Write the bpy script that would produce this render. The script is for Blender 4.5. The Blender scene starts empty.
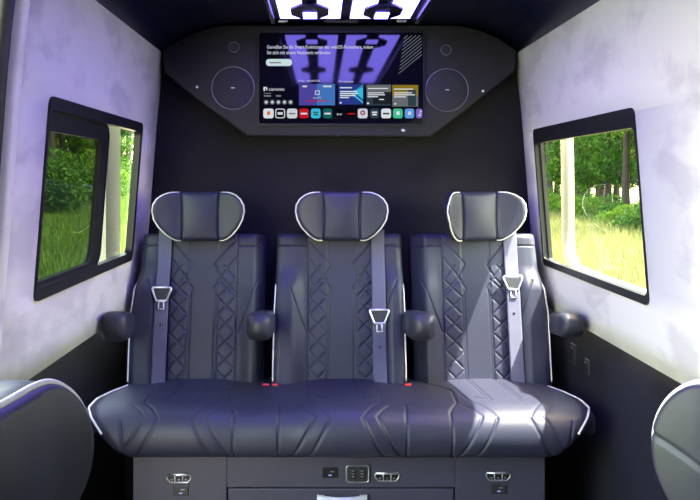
import bpy, bmesh, math, random
import numpy as np
from mathutils import Vector, Matrix

rng = np.random.default_rng(7)
random.seed(7)
COL = bpy.context.scene.collection
PI = math.pi
CZ = 1.20            # eye height above the van floor
CX = -0.068          # camera stands a little beside the aisle centre

# ------------------------------------------------------------------ materials
def new_mat(name):
    m = bpy.data.materials.new(name); m.use_nodes = True
    return m, m.node_tree.nodes, m.node_tree.links, m.node_tree.nodes['Principled BSDF']

def simple(name, col, rough=0.5, metal=0.0, spec=0.5, bump=0.0, bscale=200.0, emit=None, estr=0.0, vary=0.0, vscale=8.0, coat=0.0):
    m, N, L, b = new_mat(name)
    b.inputs['Base Color'].default_value = (*col, 1)
    b.inputs['Roughness'].default_value = rough
    b.inputs['Metallic'].default_value = metal
    b.inputs['Specular IOR Level'].default_value = spec
    b.inputs['Coat Weight'].default_value = coat
    if emit:
        b.inputs['Emission Color'].default_value = (*emit, 1)
        b.inputs['Emission Strength'].default_value = estr
    tc = N.new('ShaderNodeTexCoord')
    if vary > 0:
        nz = N.new('ShaderNodeTexNoise'); nz.inputs['Scale'].default_value = vscale; nz.inputs['Detail'].default_value = 4
        L.new(tc.outputs['Object'], nz.inputs['Vector'])
        rp = N.new('ShaderNodeValToRGB')
        rp.color_ramp.elements[0].position = 0.3; rp.color_ramp.elements[1].position = 0.7
        rp.color_ramp.elements[0].color = (*[c * (1 - vary) for c in col], 1)
        rp.color_ramp.elements[1].color = (*[min(1, c * (1 + vary)) for c in col], 1)
        L.new(nz.outputs['Fac'], rp.inputs['Fac']); L.new(rp.outputs['Color'], b.inputs['Base Color'])
    if bump > 0:
        n2 = N.new('ShaderNodeTexNoise'); n2.inputs['Scale'].default_value = bscale; n2.inputs['Detail'].default_value = 3
        L.new(tc.outputs['Object'], n2.inputs['Vector'])
        bp = N.new('ShaderNodeBump'); bp.inputs['Strength'].default_value = bump; bp.inputs['Distance'].default_value = 0.002
        L.new(n2.outputs['Fac'], bp.inputs['Height']); L.new(bp.outputs['Normal'], b.inputs['Normal'])
    return m

def emission(name, col, strength):
    return simple(name, (0.02, 0.02, 0.02), 0.4, emit=col, estr=strength)

def suede(name, base, dark, scale, rough=0.95, sheen=0.3):
    """brushed suede: blotches where the nap lies the other way"""
    m, N, L, b = new_mat(name)
    tc = N.new('ShaderNodeTexCoord'); mp = N.new('ShaderNodeMapping')
    mp.inputs['Scale'].default_value = (1.0, 0.55, 1.15)
    L.new(tc.outputs['Object'], mp.inputs['Vector'])
    a = N.new('ShaderNodeTexNoise'); a.inputs['Scale'].default_value = scale; a.inputs['Detail'].default_value = 5
    a.inputs['Roughness'].default_value = 0.55; a.inputs['Distortion'].default_value = 0.3
    L.new(mp.outputs['Vector'], a.inputs['Vector'])
    rp = N.new('ShaderNodeValToRGB')
    rp.color_ramp.elements[0].position = 0.38; rp.color_ramp.elements[0].color = (*dark, 1)
    rp.color_ramp.elements[1].position = 0.50; rp.color_ramp.elements[1].color = (*base, 1)
    L.new(a.outputs['Fac'], rp.inputs['Fac']); L.new(rp.outputs['Color'], b.inputs['Base Color'])
    b.inputs['Roughness'].default_value = rough
    b.inputs['Specular IOR Level'].default_value = 0.15
    b.inputs['Sheen Weight'].default_value = sheen
    n2 = N.new('ShaderNodeTexNoise'); n2.inputs['Scale'].default_value = 350
    L.new(tc.outputs['Object'], n2.inputs['Vector'])
    bp = N.new('ShaderNodeBump'); bp.inputs['Strength'].default_value = 0.15; bp.inputs['Distance'].default_value = 0.001
    L.new(n2.outputs['Fac'], bp.inputs['Height']); L.new(bp.outputs['Normal'], b.inputs['Normal'])
    return m

def tinted_glass(name, tint):
    m, N, L, b = new_mat(name)
    N.remove(b)
    out = N['Material Output']
    t = N.new('ShaderNodeBsdfTransparent'); t.inputs['Color'].default_value = (*tint, 1)
    g = N.new('ShaderNodeBsdfGlossy'); g.inputs['Roughness'].default_value = 0.0
    mx = N.new('ShaderNodeMixShader'); lw = N.new('ShaderNodeLayerWeight'); lw.inputs['Blend'].default_value = 0.5
    pw = N.new('ShaderNodeMath'); pw.operation = 'POWER'; pw.inputs[1].default_value = 5.0
    ma = N.new('ShaderNodeMath'); ma.operation = 'MULTIPLY_ADD'; ma.inputs[1].default_value = 0.7; ma.inputs[2].default_value = 0.025
    L.new(lw.outputs['Facing'], pw.inputs[0]); L.new(pw.outputs[0], ma.inputs[0])
    L.new(ma.outputs[0], mx.inputs['Fac']); L.new(t.outputs['BSDF'], mx.inputs[1]); L.new(g.outputs['BSDF'], mx.inputs[2])
    L.new(mx.outputs['Shader'], out.inputs['Surface'])
    return m

M = {}
M['leather'] = simple('leather', (0.024, 0.026, 0.050), 0.47, bump=0.35, bscale=420, spec=0.5)
M['leather_plain'] = simple('leather_plain', (0.027, 0.028, 0.044), 0.45, bump=0.06, bscale=420)
M['leather_dark'] = simple('leather_dark', (0.025, 0.026, 0.033), 0.5, bump=0.3, bscale=300)
M['leather_grey'] = simple('leather_grey', (0.105, 0.105, 0.110), 0.42, bump=0.2, bscale=420)
M['piping'] = simple('piping', (0.80, 0.77, 0.68), 0.5)
M['webbing'] = simple('webbing', (0.115, 0.115, 0.175), 0.85, bump=0.3, bscale=900)
M['chrome'] = simple('chrome', (0.92, 0.92, 0.94), 0.30, metal=1.0)
M['black_plastic'] = simple('black_plastic', (0.012, 0.012, 0.014), 0.4)
M['dark_plastic'] = simple('dark_plastic', (0.03, 0.03, 0.036), 0.45)
M['red'] = simple('red_plastic', (0.75, 0.03, 0.02), 0.4)
M['wall'] = suede('light_suede', (0.79, 0.745, 0.655), (0.63, 0.585, 0.53), 6.5)
M['dark_suede'] = suede('dark_suede', (0.016, 0.016, 0.024), (0.009, 0.009, 0.014), 4.0, sheen=0.02)
M['rear_suede'] = suede('black_suede', (0.021, 0.020, 0.024), (0.016, 0.0155, 0.019), 3.0, sheen=0.01)
M['console'] = simple('console_leather', (0.015, 0.015, 0.020), 0.6, bump=0.25, bscale=260)
M['speaker'] = simple('speaker_cloth', (0.024, 0.024, 0.031), 0.7, bump=0.5, bscale=700)
M['ring'] = simple('speaker_ring', (0.28, 0.28, 0.32), 0.35, metal=0.6)
M['ceiling'] = simple('ceiling_lacquer', (0.006, 0.009, 0.055), 0.28, spec=0.5)
M['fixture'] = simple('fixture_black', (0.008, 0.008, 0.012), 0.25)
M['floor'] = simple('floor_vinyl', (0.02, 0.02, 0.024), 0.6, vary=0.3, vscale=30)
M['cabinet'] = simple('cabinet_laminate', (0.056, 0.053, 0.088), 0.5, bump=0.1, bscale=300)
M['screen'] = simple('screen_glass', (0.004, 0.004, 0.008), 0.05, spec=0.6)
M['rubber'] = simple('rubber_seal', (0.008, 0.008, 0.008), 0.5)
M['strip_pale'] = simple('strip_paint', (0.24, 0.23, 0.19), 0.4)
M['glass_l'] = tinted_glass('glass_tinted', (0.07, 0.085, 0.07))
M['glass_r'] = tinted_glass('glass_light', (0.62, 0.66, 0.60))
M['satin'] = simple('satin_chrome', (0.80, 0.80, 0.83), 0.35, metal=0.35)
M['light'] = emission('light_panel', (0.23, 0.18, 1.0), 14.5)
M['bark'] = simple('bark', (0.045, 0.035, 0.027), 0.9, bump=0.8, bscale=25, vary=0.4, vscale=12)

def leafy(name, c0, c1, trans=0.35):
    m, N, L, b = new_mat(name)
    gi = N.new('ShaderNodeNewGeometry')
    rp = N.new('ShaderNodeValToRGB')
    rp.color_ramp.elements[0].color = (*c0, 1); rp.color_ramp.elements[1].color = (*c1, 1)
    L.new(gi.outputs['Random Per Island'], rp.inputs['Fac'])
    L.new(rp.outputs['Color'], b.inputs['Base Color'])
    b.inputs['Roughness'].default_value = 0.6; b.inputs['Specular IOR Level'].default_value = 0.2
    tr = N.new('ShaderNodeBsdfTranslucent'); L.new(rp.outputs['Color'], tr.inputs['Color'])
    mx = N.new('ShaderNodeMixShader'); mx.inputs['Fac'].default_value = trans
    L.new(b.outputs['BSDF'], mx.inputs[1]); L.new(tr.outputs['BSDF'], mx.inputs[2])
    L.new(mx.outputs['Shader'], N['Material Output'].inputs['Surface'])
    return m
M['leaf_a'] = leafy('leaf_mid', (0.030, 0.085, 0.012), (0.10, 0.22, 0.025))
M['leaf_b'] = leafy('leaf_dark', (0.014, 0.045, 0.010), (0.05, 0.12, 0.02))
M['leaf_c'] = leafy('leaf_bright', (0.08, 0.18, 0.012), (0.20, 0.34, 0.03))
M['blade'] = leafy('grass_blade', (0.15, 0.175, 0.045), (0.34, 0.33, 0.13), 0.35)
M['soil_l'] = simple('lawn_soil', (0.07, 0.13, 0.022), 0.95, vary=0.4, vscale=0.9)
M['blade_l'] = leafy('lawn_blade', (0.07, 0.14, 0.018), (0.17, 0.27, 0.04), 0.35)
M['bounce_pale'] = simple('pale_bounce', (0.42, 0.37, 0.29), 0.95, vary=0.2, vscale=6)  # unseen pale ground beside the van, added to bounce neutral light inside
M['soil'] = simple('meadow_soil', (0.16, 0.175, 0.055), 0.95, vary=0.5, vscale=0.9)

# ------------------------------------------------------------------ helpers
def V(x, y, z):
    return Vector((x, y, z + CZ))

def link(o, parent=None):
    COL.objects.link(o)
    if parent is not None:
        o.parent = parent
    return o

def tag(o, label=None, cat=None, group=None, kind=None):
    if label: o['label'] = label
    if cat: o['category'] = cat
    if group: o['group'] = group
    if kind: o['kind'] = kind
    return o

def empty(name, loc, label=None, cat=None, group=None):
    o = bpy.data.objects.new(name, None); o.empty_display_size = 0.05
    o.location = loc; COL.objects.link(o)
    return tag(o, label, cat, group)

def mesh_obj(name, verts, faces, mat, parent=None, smooth=True, mats=None, fmat=None):
    """verts in world space; re-based on the parent's location"""
    me = bpy.data.meshes.new(name)
    verts = np.asarray(verts, dtype=float)
    off = np.zeros(3)
    p = parent
    while p is not None:
        off = off + np.array(p.location); p = p.parent
    if parent is None:
        off = np.array([(verts[:, 0].min() + verts[:, 0].max()) / 2, (verts[:, 1].min() + verts[:, 1].max()) / 2, verts[:, 2].min()])
    me.from_pydata((verts - off).tolist(), [], [list(map(int, f)) for f in faces])
    for mm in (mats or [mat]): me.materials.append(mm)
    if fmat is not None:
        me.polygons.foreach_set('material_index', list(fmat))
    if smooth:
        me.polygons.foreach_set('use_smooth', [True] * len(me.polygons))
    me.update()
    o = bpy.data.objects.new(name, me)
    if parent is None: o.location = off
    return link(o, parent)

class MB:
    """collects shapes into ONE mesh (several materials allowed)"""
    def __init__(s): s.v, s.f, s.m = [], [], []
    def add(s, verts, faces, mi=0):
        b = len(s.v); s.v += [tuple(q) for q in verts]
        s.f += [[b + i for i in f] for f in faces]; s.m += [mi] * len(faces)
        return s
    def bm(s, bm, mi=0, mat=None):
        bm.verts.ensure_lookup_table(); bm.verts.index_update()
        vs = [(mat @ v.co if mat else v.co) for v in bm.verts]
        s.add([tuple(v) for v in vs], [[v.index for v in f.verts] for f in bm.faces], mi); bm.free(); return s
    def box(s, c, d, bev=0.0, mi=0, seg=2, rot=None):
        bm = bmesh.new(); bmesh.ops.create_cube(bm, size=1)
        bmesh.ops.scale(bm, vec=d, verts=bm.verts)
        if bev > 0:
            bmesh.ops.bevel(bm, geom=bm.edges[:], offset=bev, segments=seg, profile=0.5, affect='EDGES')
        mt = Matrix.Translation(c)
        if rot is not None: mt = mt @ rot
        return s.bm(bm, mi, mt)
    def tube(s, pts, r, mi=0, n=8, closed=False):
        pts = [Vector(p) for p in pts]; k = len(pts); vs, fs = [], []
        up = None
        for i, p in enumerate(pts):
            a = pts[(i - 1) % k] if (closed or i > 0) else p
            b = pts[(i + 1) % k] if (closed or i < k - 1) else p
            t = (b - a).normalized()
            if up is None:
                up = t.orthogonal().normalized()
            up = (up - t * up.dot(t)).normalized()
            w = t.cross(up)
            for j in range(n):
                th = 2 * PI * j / n
                vs.append(p + up * (r * math.cos(th)) + w * (r * math.sin(th)))
        for i in range(k if closed else k - 1):
            for j in range(n):
                a0 = i * n + j; a1 = i * n + (j + 1) % n; c = ((i + 1) % k) * n
                fs.append([a0, a1, c + (j + 1) % n, c + j])
        if not closed:
            fs.append(list(range(n))[::-1]); fs.append([(k - 1) * n + j for j in range(n)])
        return s.add(vs, fs, mi)
    def prism(s, poly, y0, y1, mi=0):
        """polygon in (x,z), extruded along y; front face at y0"""
        n = len(poly)
        vs = [(x, y0, z) for x, z in poly] + [(x, y1, z) for x, z in poly]
        fs = [list(range(n)), list(range(2 * n - 1, n - 1, -1))]
        fs += [[i, i + n, (i + 1) % n + n, (i + 1) % n] for i in range(n)]
        return s.add(vs, fs, mi)
    def prism_z(s, poly, z0, z1, mi=0):
        n = len(poly)
        vs = [(x, y, z0) for x, y in poly] + [(x, y, z1) for x, y in poly]
        fs = [list(range(n))[::-1], list(range(n, 2 * n))]
        fs += [[i, (i + 1) % n, (i + 1) % n + n, i + n] for i in range(n)]
        return s.add(vs, fs, mi)
    def text(s, body, x, z, y, width=None, height=0.01, mi=0):
        cu = bpy.data.curves.new('lettering', 'FONT'); cu.body = body; cu.size = 1.0; cu.resolution_u = 3
        ob = bpy.data.objects.new('lettering', cu); COL.objects.link(ob)
        dg = bpy.context.evaluated_depsgraph_get(); dg.update()
        me = bpy.data.meshes.new_from_object(ob.evaluated_get(dg))
        vs = [v.co.copy() for v in me.vertices]; fs = [list(p.vertices) for p in me.polygons]
        bpy.data.objects.remove(ob); bpy.data.curves.remove(cu); bpy.data.meshes.remove(me)
        if not vs: return s
        x0 = min(v.x for v in vs); x1 = max(v.x for v in vs)
        sx = (width / (x1 - x0)) if width else height
        return s.add([(x + (v.x - x0) * sx, y, z + v.y * height) for v in vs], fs, mi)
    def build(s, name, mat, parent=None, smooth=False, mats=None):
        return mesh_obj(name, s.v, s.f, mat, parent, smooth, mats, s.m)

def auto_smooth(o, ang=40):
    me = o.data
    me.polygons.foreach_set('use_smooth', [True] * len(me.polygons))
    bm = bmesh.new(); bm.from_mesh(me)
    for e in bm.edges:
        if len(e.link_faces) == 2 and e.calc_face_angle(0) > math.radians(ang):
            e.smooth = False
    bm.to_mesh(me); bm.free()
    return o

def rrect(x0, x1, z0, z1, r, n=5):
    pts = []
    for cx, cz, a in ((x1 - r, z1 - r, 0), (x0 + r, z1 - r, 90), (x0 + r, z0 + r, 180), (x1 - r, z0 + r, 270)):
        for i in range(n + 1):
            t = math.radians(a + 90 * i / n)
            pts.append((cx + r * math.cos(t), cz + r * math.sin(t)))
    return pts[::-1]

def circ(cx, cz, r, n=32):
    return [(cx + r * math.cos(2 * PI * i / n), cz + r * math.sin(2 * PI * i / n)) for i in range(n)][::-1]

def smooth01(t):
    t = np.clip(t, 0, 1); return t * t * (3 - 2 * t)

def seg_dist(px, pz, a, b):
    ax, az = a; bx, bz = b
    dx, dz = bx - ax, bz - az
    t = np.clip(((px - ax) * dx + (pz - az) * dz) / (dx * dx + dz * dz + 1e-12), 0, 1)
    return np.hypot(px - ax - t * dx, pz - az - t * dz)

def groove(px, pz, polylines, sig):
    g = np.zeros_like(px)
    for pl in polylines:
        for a, b in zip(pl[:-1], pl[1:]):
            d = seg_dist(px, pz, a, b)
            g = np.maximum(g, np.exp(-(d / sig) ** 2))
    return g

def pad(name, mat, parent, wl, wr, h0, h1, front, back, place, r=0.03, nu=120, nv=120, top_r=None):
    """upholstered pad: x = -wl(h)..wr(h), h = h0..h1, front(x,h) bulge, rounded rim, closed back.
    place(x,h,p) maps local (across, up, out of the face) to world"""
    u = np.linspace(0, 1, nu); u = 0.5 - 0.5 * np.cos(PI * u) * (0.35 + 0.65 * 1) if False else u
    tt = np.linspace(-1, 1, nu); uu = 0.5 + 0.5 * (0.75 * tt + 0.25 * np.sin(tt * PI / 2))
    ss = np.linspace(-1, 1, nv); hh = h0 + (h1 - h0) * (0.5 + 0.5 * (0.8 * ss + 0.2 * np.sin(ss * PI / 2)))
    U, H = np.meshgrid(uu, hh)
    WL, WR = wl(H), wr(H)
    X = -WL + U * (WL + WR)
    def drop(e, rr):
        q = np.clip(1 - e / rr, 0, 1)
        return rr * (1 - np.sqrt(np.clip(1 - q * q, 0, 1)))
    tr = top_r or r
    P = front(X, H) - drop(X + WL, r) - drop(WR - X, r) - drop(h1 - H, tr) - drop(H - h0, tr)
    Pb = back(X, H)
    P = np.maximum(P, Pb + 0.004)
    F = place(X, H, P).reshape(-1, 3)
    B = place(X, H, Pb).reshape(-1, 3)
    idx = np.arange(nu * nv).reshape(nv, nu)
    q = np.stack([idx[:-1, :-1], idx[:-1, 1:], idx[1:, 1:], idx[1:, :-1]], -1).reshape(-1, 4)
    bq = q[:, ::-1] + nu * nv
    loop = list(idx[0, :]) + list(idx[1:, -1]) + list(idx[-1, -2::-1]) + list(idx[-2:0:-1, 0])
    side = [[loop[i], loop[i] + nu * nv, loop[(i + 1) % len(loop)] + nu * nv, loop[(i + 1) % len(loop)]] for i in range(len(loop))]
    o = mesh_obj(name, np.vstack([F, B]), q.tolist() + bq.tolist() + side, mat, parent, True)
    return o

def interp(tab):
    hs = np.array([t[0] for t in tab]); ws = np.array([t[1] for t in tab])
    return lambda h: np.interp(h, hs, ws)

# ------------------------------------------------------------------ the van's shell
WZ = [(-1.25, 0.745), (-0.452, 0.745)]
WTAB = interp([(-0.46, 0.720), (-0.1, 0.691), (0.2, 0.668), (0.30, 0.658), (0.446, 0.640), (0.56, 0.622)])
YR = 2.78            # rear wall
YF = -1.7            # front end

def wall_panel(name, sgn, ys, zs, holes, mat):
    """inner wall face x=sgn*w(z); cells inside holes are left open"""
    vs, fs = [], []
    for y in ys:
        for z in zs: vs.append((sgn * float(WTAB(z)), y, z + CZ))
    n = len(zs)
    for i in range(len(ys) - 1):
        for j in range(n - 1):
            yc, zc = (ys[i] + ys[i + 1]) / 2, (zs[j] + zs[j + 1]) / 2
            if any(a < yc < b and c < zc < d for a, b, c, d in holes): continue
            q = [i * n + j, i * n + j + 1, (i + 1) * n + j + 1, (i + 1) * n + j]
            fs.append(q if sgn > 0 else q[::-1])
    o = mesh_obj(name, vs, fs, mat, None, True)
    md = o.modifiers.new('thickness', 'SOLIDIFY'); md.thickness = 0.012; md.offset = -1
    tag(o, kind='structure')
    return o

LW = (1.685, 2.54, -0.268, 0.170)      # left window opening  y0 y1 z0 z1
RW = (1.795, 2.634, -0.298, 0.156)      # right window opening
RW2 = (0.15, 1.25, -0.288, 0.150)     # next window along, beside the single chairs
def breaks(*vals): return sorted(set(round(float(v), 4) for v in vals))
zs = breaks(*np.linspace(-0.452, 0.56, 16), LW[2], LW[3])
wall_panel('wall_left', -1, breaks(1.455, *LW[:2], YR + .02), zs, [LW], M['wall'])
wall_panel('wall_left_front', -1, breaks(YF, -0.2), zs, [], M['wall'])
zs = breaks(*np.linspace(-0.452, 0.56, 16), RW[2], RW[3])
wall_panel('wall_right', 1, breaks(YF, *RW2[:2], *RW[:2], YR + .02), zs, [RW, RW2], M['wall'])

def slab(name, x0, x1, y0, y1, z0, z1, mat, bev=0.0):
    o = MB().box(V((x0 + x1) / 2, (y0 + y1) / 2, (z0 + z1) / 2), (x1 - x0, y1 - y0, z1 - z0), bev).build(name, mat)
    tag(o, kind='structure'); return o
slab('wall_left_lower', -0.83, -0.785, 1.455, YR + .02, -1.2, -0.450, M['dark_suede'])
slab('wall_left_lower_front', -0.83, -0.785, YF, -0.2, -1.2, -0.450, M['dark_suede'])
slab('wall_right_lower', 0.756, 0.82, YF, YR + .02, -1.2, -0.450, M['dark_suede'])
slab('wall_rear', -0.728, 0.728, YR, YR + .05, -0.46, 0.62, M['rear_suede'])
slab('wall_rear_lower', -0.83, 0.83, YR, YR + .05, -1.2, -0.46, M['rear_suede'])
slab('floor', -0.83, 0.83, YF, YR, -1.26, -1.2, M['floor'])
slab('wall_front', -0.83, 0.83, YF - .06, YF, -1.2, 0.62, M['dark_suede'])  # unseen front end, closed without a windscreen to cut daylight on the seats

# ceiling: flat in the middle, coved towards the side walls
prof = [(-0.70, 0.405), (-0.64, 0.447), (-0.58, 0.490), (-0.50, 0.525), (-0.42, 0.543), (-0.30, 0.547), (0.30, 0.547), (0.42, 0.543), (0.50, 0.525), (0.58, 0.490), (0.64, 0.447), (0.70, 0.405)]
vs, fs = [], []
for y in (YF - .06, YR + .06):
    for x, z in prof: vs.append((x, y, z + CZ))
n = len(prof)
for i in range(n - 1): fs.append([i, i + n, i + n + 1, i + 1])
ceil = mesh_obj('ceiling', vs, fs, M['ceiling'], None, True)
md = ceil.modifiers.new('thickness', 'SOLIDIFY'); md.thickness = 0.05; md.offset = -1
tag(ceil, kind='structure')

# door-post trim at the end of the left panel: pale rib and black seal
def post(name, y0, y1, dx, mat):
    zz = np.linspace(-0.45, 0.50, 14); mb = MB()
    mb.tube([(-float(WTAB(z)) + dx, (y0 + y1) / 2, z + CZ) for z in zz], (y1 - y0) / 2, n=10)
    o = mb.build(name, mat, None, True); tag(o, kind='structure'); return o
post('trim_1', 1.428, 1.474, 0.006, M['wall'])
post('trim_2', 1.388, 1.424, 0.002, M['rubber'])

# ------------------------------------------------------------------ windows
def win_pt(sgn, y, z, dx=0.0):
    return (sgn * (float(WTAB(z)) + dx), y, z + CZ)

def frame_ring(sgn, y0, y1, z0, z1, wid, d_in, d_out, r=0.02, n=4, side_only=None):
    """rounded rectangular ring following the wall, from depth d_in (room side) to d_out"""
    def loop(a0, a1, b0, b1, rr):
        return rrect(a0, a1, b0, b1, max(rr, .004), n)
    wy0, wy1, wz0, wz1 = wid
    o = loop(y0, y1, z0, z1, r); i = loop(y0 + wy0, y1 - wy1, z0 + wz0, z1 - wz1, r * .9)
    k = len(o); vs = []
    for lp, dd in ((o, d_out), (o, d_in), (i, d_in), (i, d_out)):
        vs += [win_pt(sgn, y, z, dd) for y, z in lp]
    fs = []
    for a in range(4):
        b = (a + 1) % 4
        for j in range(k):
            q = [a * k + j, a * k + (j + 1) % k, b * k + (j + 1) % k, b * k + j]
            fs.append(q if sgn > 0 else q[::-1])
    return MB().add(vs, fs)

def pane(sgn, y0, y1, z0, z1, dx, r=0.02):
    lp = rrect(y0, y1, z0, z1, r)
    k = len(lp)
    vs = [win_pt(sgn, y, z, dx) for y, z in lp]
    return MB().add(vs, [list(range(k))])

# left: black sliding window with an inner sash, dark glass
w1 = empty('window_1', V(-0.69, 2.11, -0.28)); w1['kind'] = 'structure'
o = frame_ring(-1, 1.68, 2.55, -0.278, 0.180, (.005, .026, .028, .030), -0.006, 0.016).build('window_frame', M['black_plastic'], w1); auto_smooth(o)
o = frame_ring(-1, 1.66, 2.20, -0.256, 0.152, (.012, .070, .018, .048), 0.006, 0.022, r=0.045).build('window_sash', M['rubber'], w1); auto_smooth(o)
o = frame_ring(-1, 1.665, 2.195, -0.253, 0.150, (.004, .006, .005, .005), 0.003, 0.006, r=0.045).build('sash_lip', M['dark_plastic'], w1)
pane(-1, 1.67, 2.16, -0.25, 0.155, 0.014).build('window_glass', M['glass_l'], w1)
pane(-1, 2.14, 2.55, -0.27, 0.172, 0.024).build('window_glass', M['glass_r'], w1)
# pale solid strip outside the glass, built for the streak seen in it
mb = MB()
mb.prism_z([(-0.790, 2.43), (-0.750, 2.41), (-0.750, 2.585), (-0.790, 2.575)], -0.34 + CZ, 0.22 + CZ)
mb.build('pale_strip', M['strip_pale'], w1)

# right: black edged fixed window, light glass
w2 = empty('window_2', V(0.69, 2.21, -0.30)); w2['kind'] = 'structure'
o = frame_ring(1, 1.79, 2.640, -0.305, 0.165, (.005, .014, .022, .048), -0.004, 0.014).build('window_frame', M['black_plastic'], w2); auto_smooth(o)
o = frame_ring(1, 1.80, 2.632, -0.298, 0.150, (.003, .016, .012, .022), 0.012, 0.024, r=0.012).build('window_seal', M['rubber'], w2); auto_smooth(o)
pane(1, 1.795, 2.635, -0.30, 0.155, 0.018).build('window_glass', M['glass_r'], w2)
mb = MB()  # pale bent bar outside the glass, built for the streak seen there
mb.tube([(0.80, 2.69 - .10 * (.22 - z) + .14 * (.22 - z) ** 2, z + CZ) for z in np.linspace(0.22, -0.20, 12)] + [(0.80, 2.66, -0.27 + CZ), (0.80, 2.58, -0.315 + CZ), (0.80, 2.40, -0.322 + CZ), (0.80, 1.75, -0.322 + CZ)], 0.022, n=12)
mb.build('pale_strip', M['strip_pale'], w2, True)
w3 = empty('window_3', V(0.69, 0.7, -0.30)); w3['kind'] = 'structure'
o = frame_ring(1, 0.13, 1.27, -0.305, 0.165, (.012, .012, .014, .044), -0.005, 0.040).build('window_frame', M['black_plastic'], w3); auto_smooth(o)
pane(1, 0.14, 1.26, -0.295, 0.150, 0.018).build('window_glass', M['glass_l'], w3)

# ------------------------------------------------------------------ rear overhead console, TV and speakers
YC = 2.70
con = empty('overhead_console', V(0, YC + .04, 0.14), 'dark leather overhead console with cut-off corners spanning the rear wall', 'console')
poly = [(-0.328, 0.145), (0.322, 0.142), (0.545, 0.316), (0.622, 0.374), (0.628, 0.452), (0.575, 0.490), (0.50, 0.523), (0.42, 0.541), (-0.42, 0.541), (-0.50, 0.523), (-0.575, 0.490), (-0.632, 0.452), (-0.626, 0.374), (-0.56, 0.316)]
bm = bmesh.new()
vsb = [bm.verts.new((x, YC, z + CZ)) for x, z in poly]
f = bm.faces.new(vsb)
ex = bmesh.ops.extrude_face_region(bm, geom=[f])
for e in ex['geom']:
    if isinstance(e, bmesh.types.BMVert): e.co.y = YR - .001
bmesh.ops.recalc_face_normals(bm, faces=bm.faces[:])
fe = [e for e in bm.edges if all(abs(v.co.y - YC) < 1e-5 for v in e.verts)]
bmesh.ops.bevel(bm, geom=fe, offset=0.008, segments=3, profile=0.5, affect='EDGES')
auto_smooth(MB().bm(bm).build('console_body', M['console'], con))
S = 760 / 2.69
def cp(px, py, d=2.698): return ((px - 321) / 760 * d + CX, (177 - py) / 760 * d)
for px, py in ((197, 87), (483, 91)):
    x, z = cp(px, py)
    MB().prism([(a, b + CZ) for a, b in circ(x, z, 0.0045, 12)], YC - .003, YC + .002).build('indicator_lamp', simple('lamp_dot', (.4, .4, .45), .3, emit=(.8, .85, 1), estr=.35), con)
x, z = cp(338, 135); MB().box(V(x, YC - .004, z), (.012, .008, .010), .002).build('sensor', M['dark_plastic'], con)
x, z = cp(403, 130.5)
bm = bmesh.new(); bmesh.ops.create_uvsphere(bm, u_segments=16, v_segments=10, radius=0.0085)
MB().bm(bm, 0, Matrix.Translation(V(x, YC - .004, z))).build('round_knob', M['chrome'], con, True)

def speaker(name, px, py, r, label, group):
    x, z = cp(px, py)
    t = empty(name, V(x, YC, z), label, 'speaker', group)
    mb = MB(); k = 40; rings = [(0.0, .006), (.3, .0055), (.6, .005), (.85, .0035), (.97, .001), (1.0, -.001)]
    vs = [(x, YC - rings[0][1] - .0015, z + CZ)]; fs = []
    for rr, dp in rings[1:]:
        vs += [(x + r * rr * math.cos(2 * PI * i / k), YC - dp - .0015, z + CZ + r * rr * math.sin(2 * PI * i / k)) for i in range(k)]
    for i in range(k): fs.append([0, 1 + (i + 1) % k, 1 + i])
    for q in range(len(rings) - 2):
        for i in range(k):
            a = 1 + q * k; fs.append([a + i, a + (i + 1) % k, a + k + (i + 1) % k, a + k + i])
    mb.add(vs, fs).build('grille', M['speaker'], t, True)
    rg = 0.0016 if r > .03 else .0012
    MB().tube([(x + (r + .001) * math.cos(2 * PI * i / 64), YC - .0015, z + CZ + (r + .001) * math.sin(2 * PI * i / 64)) for i in range(64)], rg, n=8, closed=True).build('ring', M['ring'], t, True)
    if r > .03:
        MB().box(V(x, YC - .0085, z), (.013, .003, .004), .001).build('badge', M['chrome'], t)
    return t
speaker('speaker', 233, 88, 0.0745, 'round speaker with thin rim on the console, on the screen side nearest the sliding window', 'console speakers')
speaker('speaker', 447, 90, 0.0745, 'round speaker with thin rim on the console, beside the striped corner of the screen', 'console speakers')
speaker('tweeter', 234, 47, 0.017, 'small round tweeter above the speaker beside the screen heading text', 'console tweeters')
speaker('tweeter', 446, 50, 0.017, 'small round tweeter above the speaker by the striped screen corner', 'console tweeters')

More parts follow.
